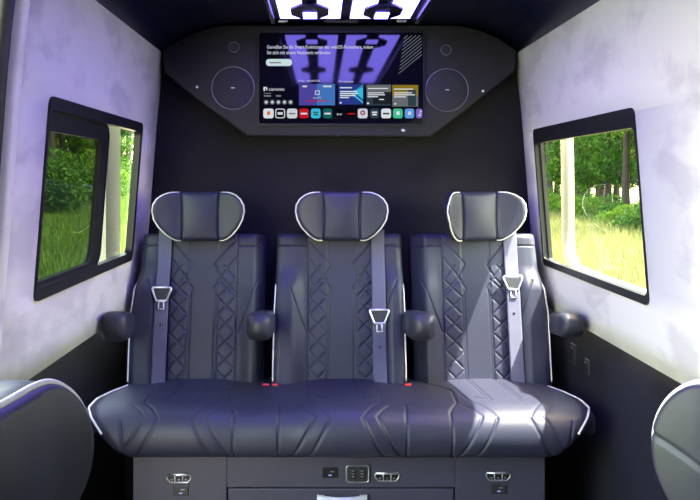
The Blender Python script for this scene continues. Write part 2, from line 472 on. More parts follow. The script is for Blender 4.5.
tv = empty('tv', V(0, YC, 0.19), 'wide flat TV in the overhead console showing a menu with app tiles', 'TV')
x0, z0 = cp(257.5, 125.5); x1, z1 = cp(424.5, 31.5)
o = MB().prism([(a, b + CZ) for a, b in rrect(x0, x1, z0, z1, .014)], YC - .012, YC + .01).build('bezel', M['black_plastic'], tv)
x0, z0 = cp(259.3, 123.8); x1, z1 = cp(422.7, 33.2)
scr = MB().prism([(a, b + CZ) for a, b in rrect(x0, x1, z0, z1, .012)], YC - .0135, YC - .011).build('screen', M['screen'], tv)
YS = YC - .0145
def sp(px, py): return cp(px, py, 2.6855)
def em(name, col, k=1.0):
    return simple('ui_' + name, (0, 0, 0), 1.0, spec=0.0, emit=col, estr=k)
UI = dict(white=em('white', (.75, .80, .86), .9), grey=em('grey', (.25, .25, .27), .8), mint=em('mint', (.62, .80, .82), .9), black=em('black', (.004, .004, .006), .5),
          red=em('red', (.62, .012, .02), .8), orange=em('orange', (.8, .2, .05), .8), cyan=em('cyan', (.05, .55, .80), .85), teal=em('teal', (.01, .14, .13), .8),
          slate=em('slate', (.035, .06, .08), .8), green=em('green', (.06, .58, .32), .85), blue=em('blue', (.12, .38, .85), .85), purple=em('purple', (.24, .14, .60), .85),
          pale=em('pale', (.66, .70, .76), .9), crimson=em('crimson', (.45, .02, .12), .8), deep=em('deep', (.03, .06, .33), .7), gold=em('gold', (.36, .26, .02), .65),
          ash=em('ash', (.20, .22, .24), .65), violet=em('violet', (.10, .08, .45), .7), azure=em('azure', (.07, .22, .62), .75), dark=em('dark', (.02, .025, .035), .6), stripe=em('stripe', (.22, .24, .30), .6))
def rect(mb, a, b, c, d, mi=0, lift=0.0, r=0.0):
    """pixel box a..c, b..d on the screen"""
    xa, zb = sp(a, d); xc, zd = sp(c, b)
    pts = rrect(xa, xc, zb, zd, r) if r else [(xa, zb), (xa, zd), (xc, zd), (xc, zb)]
    vs = [(x, YS - lift, z + CZ) for x, z in pts]
    mb.add(vs, [list(range(len(vs)))[::-1] if not r else list(range(len(vs)))], mi)
def ui(mb, name, *mats): return mb.build(name, None, scr, False, [UI[m] for m in mats])
mb = MB(); x, z = sp(267, 48.6); xe, _ = sp(373, 0)
mb.text('Genießen Sie die Smart-Funktionen des webOS-Fernsehers, indem', x, z + CZ, YS, xe - x, .0175)
x, z = sp(267, 54.2); xe, _ = sp(331, 0)
mb.text('Sie sich mit einem Netzwerk verbinden.', x, z + CZ, YS, xe - x, .0175)
ui(mb, 'heading_text', 'white')
mb = MB(); rect(mb, 266, 59, 292, 66, 0, 0, .011); rect(mb, 269.5, 62, 281, 63.4, 1, .0004)
ui(mb, 'menu_button', 'mint', 'grey')
mb = MB(); x, z = sp(269, 90.6); xe, _ = sp(284.5, 0); mb.text('canotec', x, z + CZ, YS, xe - x, .0165)
rect(mb, 263.5, 87, 265, 91); rect(mb, 265, 87, 267, 88.2); rect(mb, 266.2, 88, 267.4, 90.2); ui(mb, 'brand_text', 'white')
mb = MB(); rect(mb, 264, 95.2, 271, 96.6); rect(mb, 276, 95.2, 281, 96.6); rect(mb, 264, 93, 271, 93.7); ui(mb, 'menu_caption', 'grey')
for k in range(5):
    mb = MB(); x, z = sp(266.2 + k * 6.1, 102.2)
    mb.add([(a, YS, b + CZ) for a, b in circ(x, z, .0085, 20)], [list(range(20))])
    rect(mb, 265.2 + k * 6.1, 101.2, 267.2 + k * 6.1, 103.2, 1, .0004)
    ui(mb, 'round_button', 'ash', 'white')
for px, py, w, t in ((299, 81.6, 21, 'Für webOS'), (338.3, 82.4, 15, 'TV-Inhalte')):
    x, z = sp(px, py); xe, _ = sp(px + w, 0); ui(MB().text(t, x, z + CZ, YS, xe - x, .009), 'section_text', 'pale')
mb = MB(); rect(mb, 299, 84, 317, 105.3, 0); rect(mb, 317, 84, 335, 105.3, 1)
rect(mb, 302.5, 85.6, 307, 87.2, 2, .0004); rect(mb, 323, 85.6, 331.5, 87.2, 2, .0004)
for a, b, c, d in ((315, 90.6, 319.6, 91.2), (315, 94.2, 319.6, 94.8), (315, 90.6, 315.6, 94.8), (319, 90.6, 319.6, 94.8)): rect(mb, a, b, c, d, 3, .0004)
x, z = sp(313.3, 98.6); xe, _ = sp(321, 0); mb.text('Live-TV', x, z + CZ, YS - .0005, xe - x, .009, 3)
rect(mb, 306, 100.3, 327, 101.3, 4, .0004); ui(mb, 'content_card', 'violet', 'azure', 'pale', 'white', 'red')
mb = MB(); rect(mb, 338.6, 84.4, 363, 104.5, 0)
for k in range(3):
    xa, za = sp(351 + k, 94 - k * 1.5); xb, zb = sp(363, 84.6 + k * 1.2); xc, zc = sp(363, 103.5 - 2 * k)
    mb.add([(xa, YS - .0003 * (k + 1), za + CZ), (xb, YS - .0003 * (k + 1), zb + CZ), (xc, YS - .0003 * (k + 1), zc + CZ)], [[0, 1, 2]], 1 if k != 1 else 0)
for a, b, c in ((340, 87.2, 352), (340, 91, 357), (340, 93, 358), (340, 95, 356), (340, 97, 349)): rect(mb, a, b, c, b + 1.1, 2, .0012)
rect(mb, 339.7, 102, 341.5, 103.6, 2, .0012); ui(mb, 'content_card', 'deep', 'cyan', 'white')
mb = MB(); rect(mb, 366.3, 84.8, 391, 105.5, 0); rect(mb, 366.5, 84.8, 391, 92, 3, .0003); rect(mb, 373, 92, 391, 104, 1, .0003)
for a, b, c in ((368, 88, 388), (367.5, 92.4, 384), (367.5, 94.3, 385), (367.5, 96.2, 378), (379, 99, 384)): rect(mb, a, b, c, b + 1, 2, .0008)
rect(mb, 367, 102.4, 369, 104.2, 2, .0008); ui(mb, 'content_card', 'slate', 'dark', 'white', 'ash')
mb = MB(); rect(mb, 392.3, 85, 418.2, 106.5, 0); rect(mb, 392.3, 96, 418.2, 106.5, 1, .0003); rect(mb, 408, 90, 416, 106, 3, .0005)
for a, b, c in ((394, 88.6, 413), (394, 92.3, 412), (394, 94.3, 415), (394, 96.4, 406)): rect(mb, a, b, c, b + 1, 2, .0008)
rect(mb, 394.4, 103, 396.2, 104.6, 2, .0008); ui(mb, 'content_card', 'gold', 'ash', 'white', 'slate')
icons = [(263.3, 273.6, 'white', 'orange', 'square'), (275.2, 285.1, 'pale', 'black', 'inset'), (287, 297.3, 'pale', 'grey', 'bar'), (299.2, 308.7, 'red', 'white', 'bar'),
         (311, 320.5, 'cyan', 'teal', 'bars'), (323, 332.2, 'teal', 'white', 'bar'), (336, 342.6, 'black', 'white', 'tv'), (347.4, 354.8, 'black', 'red', 'thin'),
         (357.8, 367.6, 'pale', 'crimson', 'disc'), (370, 379, 'slate', 'white', 'bars'), (381.2, 391, 'white', 'slate', 'bar'), (393, 402.7, 'green', 'white', 'square'),
         (404.8, 414.1, 'blue', 'pale', 'square'), (416, 422.4, 'purple', 'white', 'note')]
for a, b, bg, fg, kind in icons:
    mb = MB(); c = (a + b) / 2
    if bg != 'black': rect(mb, a, 108.6, b, 118.3, 0, 0, .008)
    else: rect(mb, a, 109.5, b, 117.5, 0, 0, .004)
    l = .0005
    if kind == 'square': rect(mb, c - 1.4, 111.4, c + 1.8, 115, 1, l)
    elif kind == 'inset':
        rect(mb, a + 1, 109.5, b - 1, 117.4, 1, l, .006); x, z = sp(c - 2.6, 114.7); xe, _ = sp(c + 2.6, 0); rect(mb, c - 2.6, 112.2, c + 2.6, 114.7, 0, l * 2)
    elif kind == 'bar': rect(mb, c - 3.2, 112.8, c + 3.2, 114.4, 1, l)
    elif kind == 'bars':
        rect(mb, c - 2.6, 111.6, c + 2.6, 113, 1, l); rect(mb, c - 2.2, 113.8, c + 2.2, 115.4, 1, l)
    elif kind == 'tv': x, z = sp(a + .5, 115.2); xe, _ = sp(b - .3, 0); mb.text('tv', x, z + CZ, YS - l, xe - x, .012, 1)
    elif kind == 'thin': rect(mb, a, 113.2, c + .5, 114.4, 1, l); rect(mb, c + .5, 113.2, b, 114.4, 1, l)
    elif kind == 'disc':
        x, z = sp(c, 112.8); mb.add([(p, YS - l, q + CZ) for p, q in circ(x, z, .009, 20)], [list(range(20))], 1)
        x, z = sp(c, 112.8); mb.add([(p, YS - 2 * l, q + CZ) for p, q in circ(x, z, .004, 16)], [list(range(16))], 0)
    elif kind == 'note': rect(mb, 419.8, 110.8, 420.5, 115.6, 1, l); rect(mb, 418.4, 114.6, 420.5, 116, 1, l); rect(mb, 420.5, 110.8, 421.8, 111.8, 1, l)
    ui(mb, 'app_tile', bg, fg)
mb = MB()
for k in range(10):       # slanted stripes in the screen's corner
    px0, py0 = 404 - k * .6, 38 + k * 3.9
    px1, py1 = 421.8, 0; py1 = py0 - (px1 - px0) * .82
    if py1 < 35: px1 -= (35 - py1) / .82; py1 = 35
    (ax, az), (bx, bz) = sp(px0, py0), sp(px1, py1)
    mb.add([(ax, YS, az + CZ), (bx, YS, bz + CZ), (bx, YS, bz - .0034 + CZ), (ax, YS, az - .0034 + CZ)], [[0, 1, 2, 3]])
ui(mb, 'corner_stripes', 'stripe')

# ------------------------------------------------------------------ ceiling light
FX, FZ = 0.012, 0.547
fx = empty('ceiling_light', V(FX, 1.95, FZ - .03), 'long black ceiling light with bright violet-white bars above the aisle', 'ceiling light')
MB().box(V(FX, 1.82, FZ - .004), (.47, 1.46, .024), .006).build('light_housing', M['fixture'], fx)
ZB = FZ - .0165
for sd in (-1, 1):
    MB().box(V(FX + sd * .2385, 1.81, FZ - .022), (.012, 1.44, .034), .003).build('added_skirt', M['fixture'], fx)  # skirts added to keep the bars' light off the upper walls
knots = (2.405, 1.66)
for lane in (-1, 1):
    lc = FX + lane * 0.1155
    for sd in (-1, 1):
        MB().prism_z([(lc + sd * .024, 1.12), (lc + sd * .099, 1.12), (lc + sd * .099, 2.525), (lc + sd * .024, 2.525)] if sd > 0 else
                     [(lc + sd * .099, 1.12), (lc + sd * .024, 1.12), (lc + sd * .024, 2.525), (lc + sd * .099, 2.525)], ZB - .004 + CZ, ZB + .004 + CZ).build('light_bar', M['light'], fx)
    for kx, ky in enumerate(knots):
        hw, hl = .060, .095
        oc = [(lc - .03, ky - hl), (lc + .03, ky - hl), (lc + hw, ky - hl * .45), (lc + hw, ky + hl * .45), (lc + .03, ky + hl), (lc - .03, ky + hl), (lc - hw, ky + hl * .45), (lc - hw, ky - hl * .45)]
        MB().prism_z(oc, ZB - .010 + CZ, ZB - .003 + CZ).build('knot_cover', M['fixture'], fx)
        MB().prism_z([(lc - .022, ky + .005), (lc + .022, ky + .005), (lc + .022, ky + .085), (lc - .022, ky + .085)] if kx == 0 else
                     [(lc - .012, ky - .01), (lc + .012, ky - .01), (lc + .012, ky + .01), (lc - .012, ky + .01)], ZB - .0125 + CZ, ZB - .0095 + CZ).build('light_square', M['light'] if kx == 0 else M['chrome'], fx)
for x in (-.2, .21):
    MB().box(V(x, 2.625, FZ - .008), (.034, .022, .012), .004).build('end_clip', M['chrome'], fx)
MB().box(V(FX - .01, 2.628, FZ - .008), (.12, .02, .012), .003).build('end_catch', M['dark_plastic'], fx)

# ------------------------------------------------------------------ rear bench: cushion
SEATS = [-0.462, 0.0, 0.451]
bench = empty('bench_cushion', V(0, 2.27, -0.775), 'long dark leather bench cushion with stitched chevrons and white piped ends', 'bench seat')
# profile (y,z) from the back over the top, round the front edge and under
pr = [(2.56, -0.675), (2.46, -0.667), (2.34, -0.655), (2.22, -0.644), (2.14, -0.638), (2.10, -0.638), (2.066, -0.646), (2.046, -0.661), (2.034, -0.685), (2.030, -0.710), (2.034, -0.738), (2.048, -0.755), (2.085, -0.765), (2.15, -0.767)]
pr = np.array(pr)
seg = np.r_[0, np.cumsum(np.hypot(*np.diff(pr, axis=0).T))]
NS = 230
sv = np.linspace(0, seg[-1], NS)
def cr(t, xs, ys):    # smooth interpolation
    out = np.interp(t, xs, ys)
    k = np.ones(9) / 9
    pdn = np.r_[np.full(4, out[0]), out, np.full(4, out[-1])]
    return np.convolve(pdn, k, 'valid')
By, Bz = cr(sv, seg, pr[:, 0]), cr(sv, seg, pr[:, 1])
Ty, Tz = np.gradient(By), np.gradient(Bz)
ln = np.hypot(Ty, Tz); Ty, Tz = Ty / ln, Tz / ln
Ny, Nz = Tz * -1 * -1, -Ty            # outward normal (up on top, forward at the front)
sgn = np.sign(Nz[5]); Ny, Nz = Ny * sgn, Nz * sgn
Wy = np.interp(sv, [0, .10, .22, .33, .44, .50, .55, .62, seg[-1]], [.665, .690, .712, .722, .712, .688, .655, .612, .575])
Wy = cr(sv, sv, Wy)
NX = 520
t = np.linspace(-1, 1, NX)
RC, HS = 0.05, 0.022                   # corner radius, side drop
X = np.zeros((NS, NX)); D = np.zeros((NS, NX)); FL = np.zeros((NS, NX))
for i in range(NS):
    W = Wy[i]
    flat = W - RC; arc = RC * PI / 2; tot = flat + arc + HS
    a = np.abs(t) * tot
    x = np.where(a < flat, a, np.where(a < flat + arc, flat + RC * np.sin((a - flat) / RC), W))
    d = np.where(a < flat, 0, np.where(a < flat + arc, RC * (1 - np.cos((a - flat) / RC)), RC + (a - flat - arc)))
    X[i] = np.where(t < 0, -1.035, .982) * x; D[i] = d; FL[i] = (a < flat + arc * .5)
SG = np.repeat(sv[:, None], NX, 1)
s_roll = 0.515                           # arc length where the top turns into the front
lines = []; soft = []
for xc in SEATS:
    for sd in (-1, 1):
        lines.append([(xc + sd * .044, s_roll), (xc + sd * .135, s_roll + .165)])
        lines.append([(xc + sd * .084, s_roll - .005), (xc + sd * .168, s_roll + .145)])
        soft.append([(xc + sd * .044, s_roll), (xc + sd * .096, s_roll - .075), (xc + sd * .104, s_roll - .14), (xc + sd * .115, .07)])
        soft.append([(xc + sd * .084, s_roll - .005), (xc + sd * .124, s_roll - .062)])
        soft.append([(xc + sd * .040, s_roll - .085), (xc + sd * .040, .07)])
        soft.append([(xc + sd * .050, s_roll - .10), (xc + sd * .050, .07)])
        soft.append([(xc + sd * .050, s_roll - .10), (xc + sd * .078, s_roll - .135)])
for xs, dirn in ((-.304, 1), (.285, -1)):
    lines.append([(xs, .70), (xs, s_roll - .03), (xs + dirn * -.030, s_roll - .10), (xs + dirn * -.044, .25), (xs + dirn * -.02, .16), (xs + dirn * .02, .10)])
for xs in (-.182, .163):
    lines.append([(xs, .70), (xs, s_roll - .02), (xs * 1.03, s_roll - .07)])
for sd in (-1, 1):
    lines.append([(sd * .585, .66), (sd * .61, .52)])
G = np.maximum(groove(X, SG, lines, .0030), .55 * groove(X, SG, soft, .0030)) * FL
# gentle crowns of the three seats
crown = np.zeros_like(X)
for xc in SEATS:
    crown += .012 * np.exp(-((X - xc) / .12) ** 4) * smooth01(SG / .1) * (1 - smooth01((SG - .54) / .12))
puff = crown - .0050 * G
Yv = By[:, None] - Ny[:, None] * D + Ny[:, None] * puff
Zv = Bz[:, None] - Nz[:, None] * D + Nz[:, None] * puff
F = np.stack([X, Yv, Zv + CZ], -1).reshape(-1, 3)
idx = np.arange(NS * NX).reshape(NS, NX)
q = np.stack([idx[:-1, :-1], idx[1:, :-1], idx[1:, 1:], idx[:-1, 1:]], -1).reshape(-1, 4)
mesh_obj('cushion', F, q.tolist(), M['leather'], bench)
# inner block that closes the cushion from below
MB().box(V(0, 2.34, -0.738), (1.14, .42, .075), .015).build('cushion_base', M['leather_dark'], bench)
def col_of(i, frac): # index on the corner arc
    W = Wy[i]; flat = W - RC; arc = RC * PI / 2; tot = flat + arc + HS
    return (flat + arc * frac) / tot
for sd in (-1, 1):
    pts = []
    for i in range(6, NS):
        if .08 <= sv[i] <= .555:
            a = PI / 2 * .40
            x = (1.035 if sd < 0 else .982) * sd * (Wy[i] - RC + RC * math.sin(a) + .002); d = RC * (1 - math.cos(a)) - .002
            pts.append((x, By[i] - Ny[i] * d, Bz[i] - Nz[i] * d + CZ))
    MB().tube(pts[::2], .0032, n=8).build('piping', M['piping'], bench, True)

# ------------------------------------------------------------------ rear seats
T = np.array([0, .10, .475]); T = T / np.linalg.norm(T)
NRM = np.array([0, -T[2], T[1]])
def seat_place(xc):
    def place(x, h, p):
        x = np.asarray(x, float); h = np.asarray(h, float); p = np.asarray(p, float)
        base = np.array([xc, 2.475, -0.665 + CZ])
        return base + np.stack([x + 0 * h, T[1] * h + NRM[1] * p, T[2] * h + NRM[2] * p], -1)
    return place

def zig(x0, x1, hs, start):
    return [((x0 if (i + start) % 2 == 0 else x1), h) for i, h in enumerate(hs)]

def backrest_front(left_b, right_b, wl, wr):
    lines = []
    for sd in (-1, 1):
        hs = list(np.arange(-.02, .36, .058))
        lines.append([(sd * a, h) for a, h in zig(.049, .108, hs, 0)])
        lines.append([(sd * a, h) for a, h in zig(.049, .108, hs, 1)])
        # double line beside the plain strip, and the kinked lines at the top
        lines.append([(sd * .041, -.05), (sd * .041, .285), (sd * .036, .30), (sd * .062, .335), (sd * .038, .375), (sd * .040, .385), (sd * .108, .462)])
        lines.append([(sd * .049, -.05), (sd * .049, .275)])
        lines.append([(sd * .050, .325), (sd * .108, .40)])
        lines.append([(sd * .062, .335), (sd * .108, .285)])
        lines.append([(sd * .072, .375), (sd * .108, .33)])
        lines.append([(sd * .113, -.05), (sd * .113, .49)])
        lines.append([(sd * .113, .443), (sd * .25, .440)])
        bol = left_b if sd < 0 else right_b
        lines.append([(sd * .182, .325), (sd * .165, .285), (sd * .118, .155)])
    def f(x, h):
        g = groove(x, h, lines, .0024)
        p = np.zeros_like(x)
        up = 1 - smooth01((h - .29) / .09)
        for sd, bol in ((-1, left_b), (1, right_b)):
            w = wl(h) if sd < 0 else wr(h)
            a = np.clip((sd * x - .115) / .055, 0, 1)
            p = p + (sd * x > 0) * smooth01(a) * ((.024 if bol else .010) * up + .006)
            if not bol: p = p - (sd * x > 0) * .045 * smooth01((sd * x - .165) / .042)
        quilt = ((np.abs(x) > .049) & (np.abs(x) < .110)) * .003
        return p + quilt - .0042 * g
    return f

def armrest(parent, xc, width, y_back, y_front, z_top, z_bot, rise=-.045, skew=0.0, thin=.14):
    """padded armrest, a rounded bar that dips towards its front"""
    secs = []
    ys = np.linspace(y_back, y_front, 16)
    mb = MB(); k = 28; vs, fs = [], []
    for i, y in enumerate(ys):
        q = i / 15
        e = max(0, (q - .80) / .20); sc = math.sqrt(max(0.02, 1 - (e * .93) ** 2.6))
        zc = (z_top + z_bot) / 2 + rise * (1 - q)
        hw, hh = width / 2 * (1 - thin + thin * q) * sc, (z_top - z_bot) / 2 * (.90 + .10 * q) * sc
        for j in range(k):
            th = 2 * PI * j / k; c, s_ = math.cos(th), math.sin(th)
            ex = .55
            vs.append((xc + skew * (1 - q) + hw * math.copysign(abs(c) ** ex, c), y, zc + hh * math.copysign(abs(s_) ** ex, s_) + CZ))
    for i in range(15):
        for j in range(k):
            fs.append([i * k + j, i * k + (j + 1) % k, (i + 1) * k + (j + 1) % k, (i + 1) * k + j])
    fs.append(list(range(k))[::-1]); fs.append([15 * k + j for j in range(k)])
    o = mb.add(vs, fs).build('armrest', M['leather_dark'] if False else M['leather_plain'], parent, True)
    zc = (z_top + z_bot) / 2 - .018
    seam = []
    for i in range(5, 15):
        q = i / 15; e = max(0, (q - .80) / .20); sc = math.sqrt(max(0.02, 1 - (e * .93) ** 2.6))
        seam.append((q, sc))
    ring = [(xc + skew * (1 - q) - width / 2 * (1 - thin + thin * q) * sc * .985, ys[int(round(q * 15))], zc + rise * (1 - q) + CZ) for q, sc in seam]
    ring += [(xc + skew * (1 - q) + width / 2 * (1 - thin + thin * q) * sc * .985, ys[int(round(q * 15))], zc + rise * (1 - q) + CZ) for q, sc in seam[::-1]]
    MB().tube(ring, .0016, n=6).build('armrest_seam', M['leather_dark'], o, True)
    return o

HR_W = interp([(-.081, .074), (-.078, .088), (-.060, .116), (-.035, .143), (-.010, .160), (.018, .167), (.040, .164), (.058, .151), (.071, .130), (.078, .109), (.081, .090)])
def headrest(parent, xc, yaw, fold_l, fold_r):
    base = np.array([xc, 2.545, -0.131 + CZ]); cy, sy = math.cos(yaw), math.sin(yaw)
    def place(x, h, p):
        a = np.abs(x)
        fold = np.where(x < 0, fold_l, fold_r)
        b = np.clip((a - .058) / .10, 0, 1)
        fwd = fold * b ** 1.35
        xi = x * (1 - .10 * b * fold / .05)
        yy = -(p + fwd) - .02 + .10 * h * .4
        return base + np.stack([xi * cy - yy * sy, xi * sy + yy * cy, h + 0 * x], -1)
    lines = [[(sd * .064, .09), (sd * .060, .03), (sd * .059, -.03), (sd * .062, -.09)] for sd in (-1, 1)]
    def front(x, h):
        return .012 * (1 - (h / .081) ** 2) * np.clip(1 - (x / .06) ** 2, -.3, 1) + .004 - .009 * groove(x, h, lines, .0035)
    def back(x, h): return -.075 + .035 * np.clip((np.abs(x) - .05) / .1, 0, 1)
    o = pad('headrest', M['leather'], parent, HR_W, HR_W, -.081, .081, front, back, place, r=.022, nu=130, nv=80, top_r=.016)
    for sd in (-1, 1):
        pts = []
        for x in (.072, .080): pts.append((sd * x, .0795, -.012))
        for h in np.r_[.0795, np.linspace(.076, -.074, 26), -.0795]:
            pts.append((sd * (float(HR_W(h)) - .0005), float(h), -.013))
        pts.append((sd * .064, -.080, -.012))
        P3 = [tuple(place(np.array(a), np.array(b), np.array(c) + .004)) for a, b, c in pts]
        MB().tube(P3, .0024, n=8).build('piping', M['piping'], o, True)
    for sd in (-1, 1):
        MB().tube([(xc + sd * .045, 2.60, -0.25 + CZ), (xc + sd * .045, 2.60, -0.13 + CZ)], .007, n=10).build('headrest_post', M['chrome'], o, True)
    return o

seat_info = [
    # wl table, wr table, left bolster, right bolster
    ([(-.06, .232), (.20, .236), (.30, .226), (.36, .215), (.49, .208)], [(-.06, .208), (.49, .204)], True, False),
    ([(-.06, .228), (.22, .225), (.30, .221), (.49, .216)], [(-.06, .210), (.22, .210), (.30, .208), (.49, .205)], True, True),
    ([(-.06, .212), (.49, .210)], [(-.06, .228), (.22, .230), (.30, .222), (.36, .212), (.49, .206)], False, True),
]
labels = ['quilted dark leather seat back beside the black-framed sliding window', 'quilted dark leather seat back under the screen, between two inner armrests', 'quilted dark leather seat back catching the sun patch']
heads = [(math.radians(-1), .045, .045), (0, .045, .045), (math.radians(13), .075, .040)]
fronts = []
for k, xc in enumerate(SEATS):
    tl, tr, bl, br = seat_info[k]
    wl, wr = interp(tl), interp(tr)
    root = empty('bench_seat_back', V(xc, 2.50, -0.665), labels[k], 'seat', 'rear bench seat backs')
    fr = backrest_front(bl, br, wl, wr); fronts.append(fr)
    place = seat_place(xc)
    pad('backrest', M['leather'], root, wl, wr, -.06, .486, fr, lambda x, h: np.full_like(x, -.105), place, r=.026, nu=200, nv=230, top_r=.022)
    for sd, bol, w in ((-1, bl, wl), (1, br, wr)):
        if not bol: continue
        pts = []
        for h in np.linspace(.315, .0, 30):
            ww = float(w(h)); e = .006
            q = 1 - e / .026; dp = .026 * (1 - math.sqrt(1 - q * q))
            x = sd * (ww - e + .003)
            p = float(fr(np.array([[sd * (ww - .02)]]), np.array([[h]]))[0, 0]) - dp + .003
            if h > .30: p -= (h - .30) * .9
            pts.append(tuple(place(np.array(x), np.array(h), np.array(p))))
        MB().tube(pts, .0024, n=8).build('piping', M['piping'], root, True)
    headrest(root, xc + (-.008, 0, .004)[k], *heads[k])
    if k == 0:
        armrest(root, xc + .209, .082, 2.56, 2.235, -.398, -.486); armrest(root, -.668, .085, 2.45, 2.19, -.386, -.478, skew=-.026, thin=.42)
    if k == 2:
        armrest(root, xc - .215, .086, 2.56, 2.235, -.398, -.486); armrest(root, .656, .080, 2.45, 2.18, -.388, -.464, skew=.034, thin=.42)

# ------------------------------------------------------------------ belts and buckles
belts = [(0, -.130, .276, 'grey seat belt with chrome latch over the seat back beside the sliding window'),
         (1, .123, .204, 'grey seat belt with chrome latch hanging low over the seat back under the screen'),
         (2, .117, .314, 'grey seat belt with chrome latch high on the sunlit seat back')]
for k, xl, hl, lab in belts:
    xc = SEATS[k]; place = seat_place(xc); fr = fronts[k]
    root = empty('seat_belt', V(xc + xl, 2.47, -0.66), lab, 'seat belt', 'rear bench seat belts')
    hs = np.linspace(-.01, .492, 70)
    xs = np.linspace(-.0225, .0225, 9)
    def surf(h):
        q = [float(fr(np.array([[xl + a]]), np.array([[min(h, .47)]]))[0, 0]) for a in (-.0225, 0, .0225)]
        return max(q)
    base = np.array([surf(h) for h in hs]); ker = np.ones(11) / 11
    base = np.convolve(np.r_[np.full(5, base[0]), base, np.full(5, base[-1])], ker, 'valid') + .0075
    rows = []
    for h, b in zip(hs, base):
        rows.append([place(np.array(xl + a), np.array(h), np.array(b)) for a in xs])
    # over the top of the back and down behind it
    for a1, a2 in ((.498, -.004), (.500, -.03), (.494, -.075)):
        rows.append([place(np.array(xl + a), np.array(a1), np.array(a2)) for a in xs])
    rows = np.array(rows); nr, nc, _ = rows.shape
    ix = np.arange(nr * nc).reshape(nr, nc)
    q = np.stack([ix[:-1, :-1], ix[:-1, 1:], ix[1:, 1:], ix[1:, :-1]], -1).reshape(-1, 4)
    o = mesh_obj('webbing', rows.reshape(-1, 3), q.tolist(), M['webbing'], root)
    md = o.modifiers.new('thickness', 'SOLIDIFY'); md.thickness = .0016; md.offset = 0
    bl = float(np.interp(hl, hs, base)) + .006
    def pp(x, h, d=0.0): return tuple(place(np.array(xl + x), np.array(hl + h), np.array(bl + d)))
    ring = [pp(-.031, .022), pp(-.029, .0245), pp(.029, .0245), pp(.031, .022), pp(.030, .014), pp(.018, -.016), pp(.015, -.019), pp(-.015, -.019), pp(-.018, -.016), pp(-.030, .014)]
    lt = MB().tube(ring, .0036, n=8, closed=True).build('latch_frame', M['chrome'], root, True)
    ring = [pp(-.008, -.022), pp(.008, -.022), pp(.009, -.046), pp(-.009, -.046)]
    MB().tube(ring, .0028, n=8, closed=True).build('latch_tongue', M['chrome'], lt, True)
    mb = MB(); a = [pp(-.026, .018, -.002), pp(.026, .018, -.002), pp(.017, -.014, -.002), pp(-.017, -.014, -.002)]
    b_ = [pp(-.026, .018, .001), pp(.026, .018, .001), pp(.017, -.014, .001), pp(-.017, -.014, .001)]
    mb.add(a + b_, [[4, 7, 6, 5], [0, 1, 2, 3], [0, 4, 5, 1], [1, 5, 6, 2], [2, 6, 7, 3], [3, 7, 4, 0]]).build('latch_insert', M['dark_plastic'], lt)
    MB().tube([pp(0, -.095, -.004), pp(0, -.095, -.001)], .004, n=10).build('stop_button', M['dark_plastic'], root, True)

for px, lab in ((265.5, 'red belt buckle in the seat gap, on the sliding-window side of the piping'), (275.5, 'red belt buckle at the foot of the middle seat back piping'), (407.5, 'red belt buckle in the gap under the armrest beside the sunlit seat')):
    x = (px - 321) / 760 * 2.43 + CX
    root = empty('belt_buckle', V(x, 2.43, -0.676), lab, 'belt buckle', 'rear bench belt buckles')
    R = Matrix.Rotation(math.radians(-24), 4, 'X')
    MB().box(V(x, 2.433, -.676), (.024, .03, .030), .004, rot=R).build('buckle_body', M['black_plastic'], root)
    MB().box(V(x, 2.423, -.666), (.021, .012, .013), .003, rot=R).build('button', M['red'], root)

# ------------------------------------------------------------------ cabinet under the bench
cab = empty('bench_cabinet', V(-.017, 2.30, -1.2), 'dark laminate cabinet with drawer and sockets under the rear bench', 'cabinet')
YD = 2.13; K = 760 / YD
def dp(px, py): return ((px - 321) / K + CX, (177 - py) / K)
mb = MB()
xa, _ = dp(133, 0); xb, _ = dp(545, 0); dx0, dz1 = dp(228, 489); dx1, _ = dp(454, 489)
zt, zb = -.785, -1.2; g = .004
mb.box(V((xa + xb) / 2, YD + .2, (zt + zb) / 2), (xb - xa, .36, zt - zb), .003)
mb.box(V((xa + dx0 - g) / 2, YD + .01, (zt + zb) / 2), (dx0 - g - xa, .02, zt - zb), .002)
mb.box(V((xb + dx1 + g) / 2, YD + .01, (zt + zb) / 2), (xb - dx1 - g, .02, zt - zb), .002)
mb.box(V((dx0 + dx1) / 2, YD + .01, (zt + dz1 + g) / 2), (dx1 - dx0 + 2 * g, .0199, zt - dz1 - g), .002)
mb.build('cabinet_body', M['cabinet'], cab)
dr = MB().box(V((dx0 + dx1) / 2, YD + .012, (dz1 - 1.17) / 2), (dx1 - dx0, .018, dz1 + 1.17), .003).build('drawer', M['cabinet'], cab)
hx0, hz = dp(317, 494); hx1, _ = dp(367, 494)
mb = MB(); ns = 12; secs = []
for i in range(ns + 1):
    u = i / ns; x = hx0 + (hx1 - hx0) * u
    bow = .012 * math.sin(PI * u) ** .6; dip = -.003 * math.sin(PI * u)
    secs.append([(x, YD - .002 - bow, hz + dip + CZ), (x, YD - .006 - bow, hz + dip - .0015 + CZ), (x, YD - .020 - bow, hz + dip - .018 + CZ), (x, YD - .002 - bow, hz + dip - .028 + CZ)])
vs = [p for s_ in secs for p in s_]; fs = []
for i in range(ns):
    for j in range(4): fs.append([i * 4 + j, i * 4 + (j + 1) % 4, (i + 1) * 4 + (j + 1) % 4, (i + 1) * 4 + j])
fs += [[3, 2, 1, 0], [ns * 4 + j for j in range(4)]]
mb.add(vs, fs)
for hx in (hx0 + .012, hx1 - .012): mb.box(V(hx, YD - .004, hz - .014), (.018, .016, .022), .002)
mb.build('handle', M['satin'], dr, False)

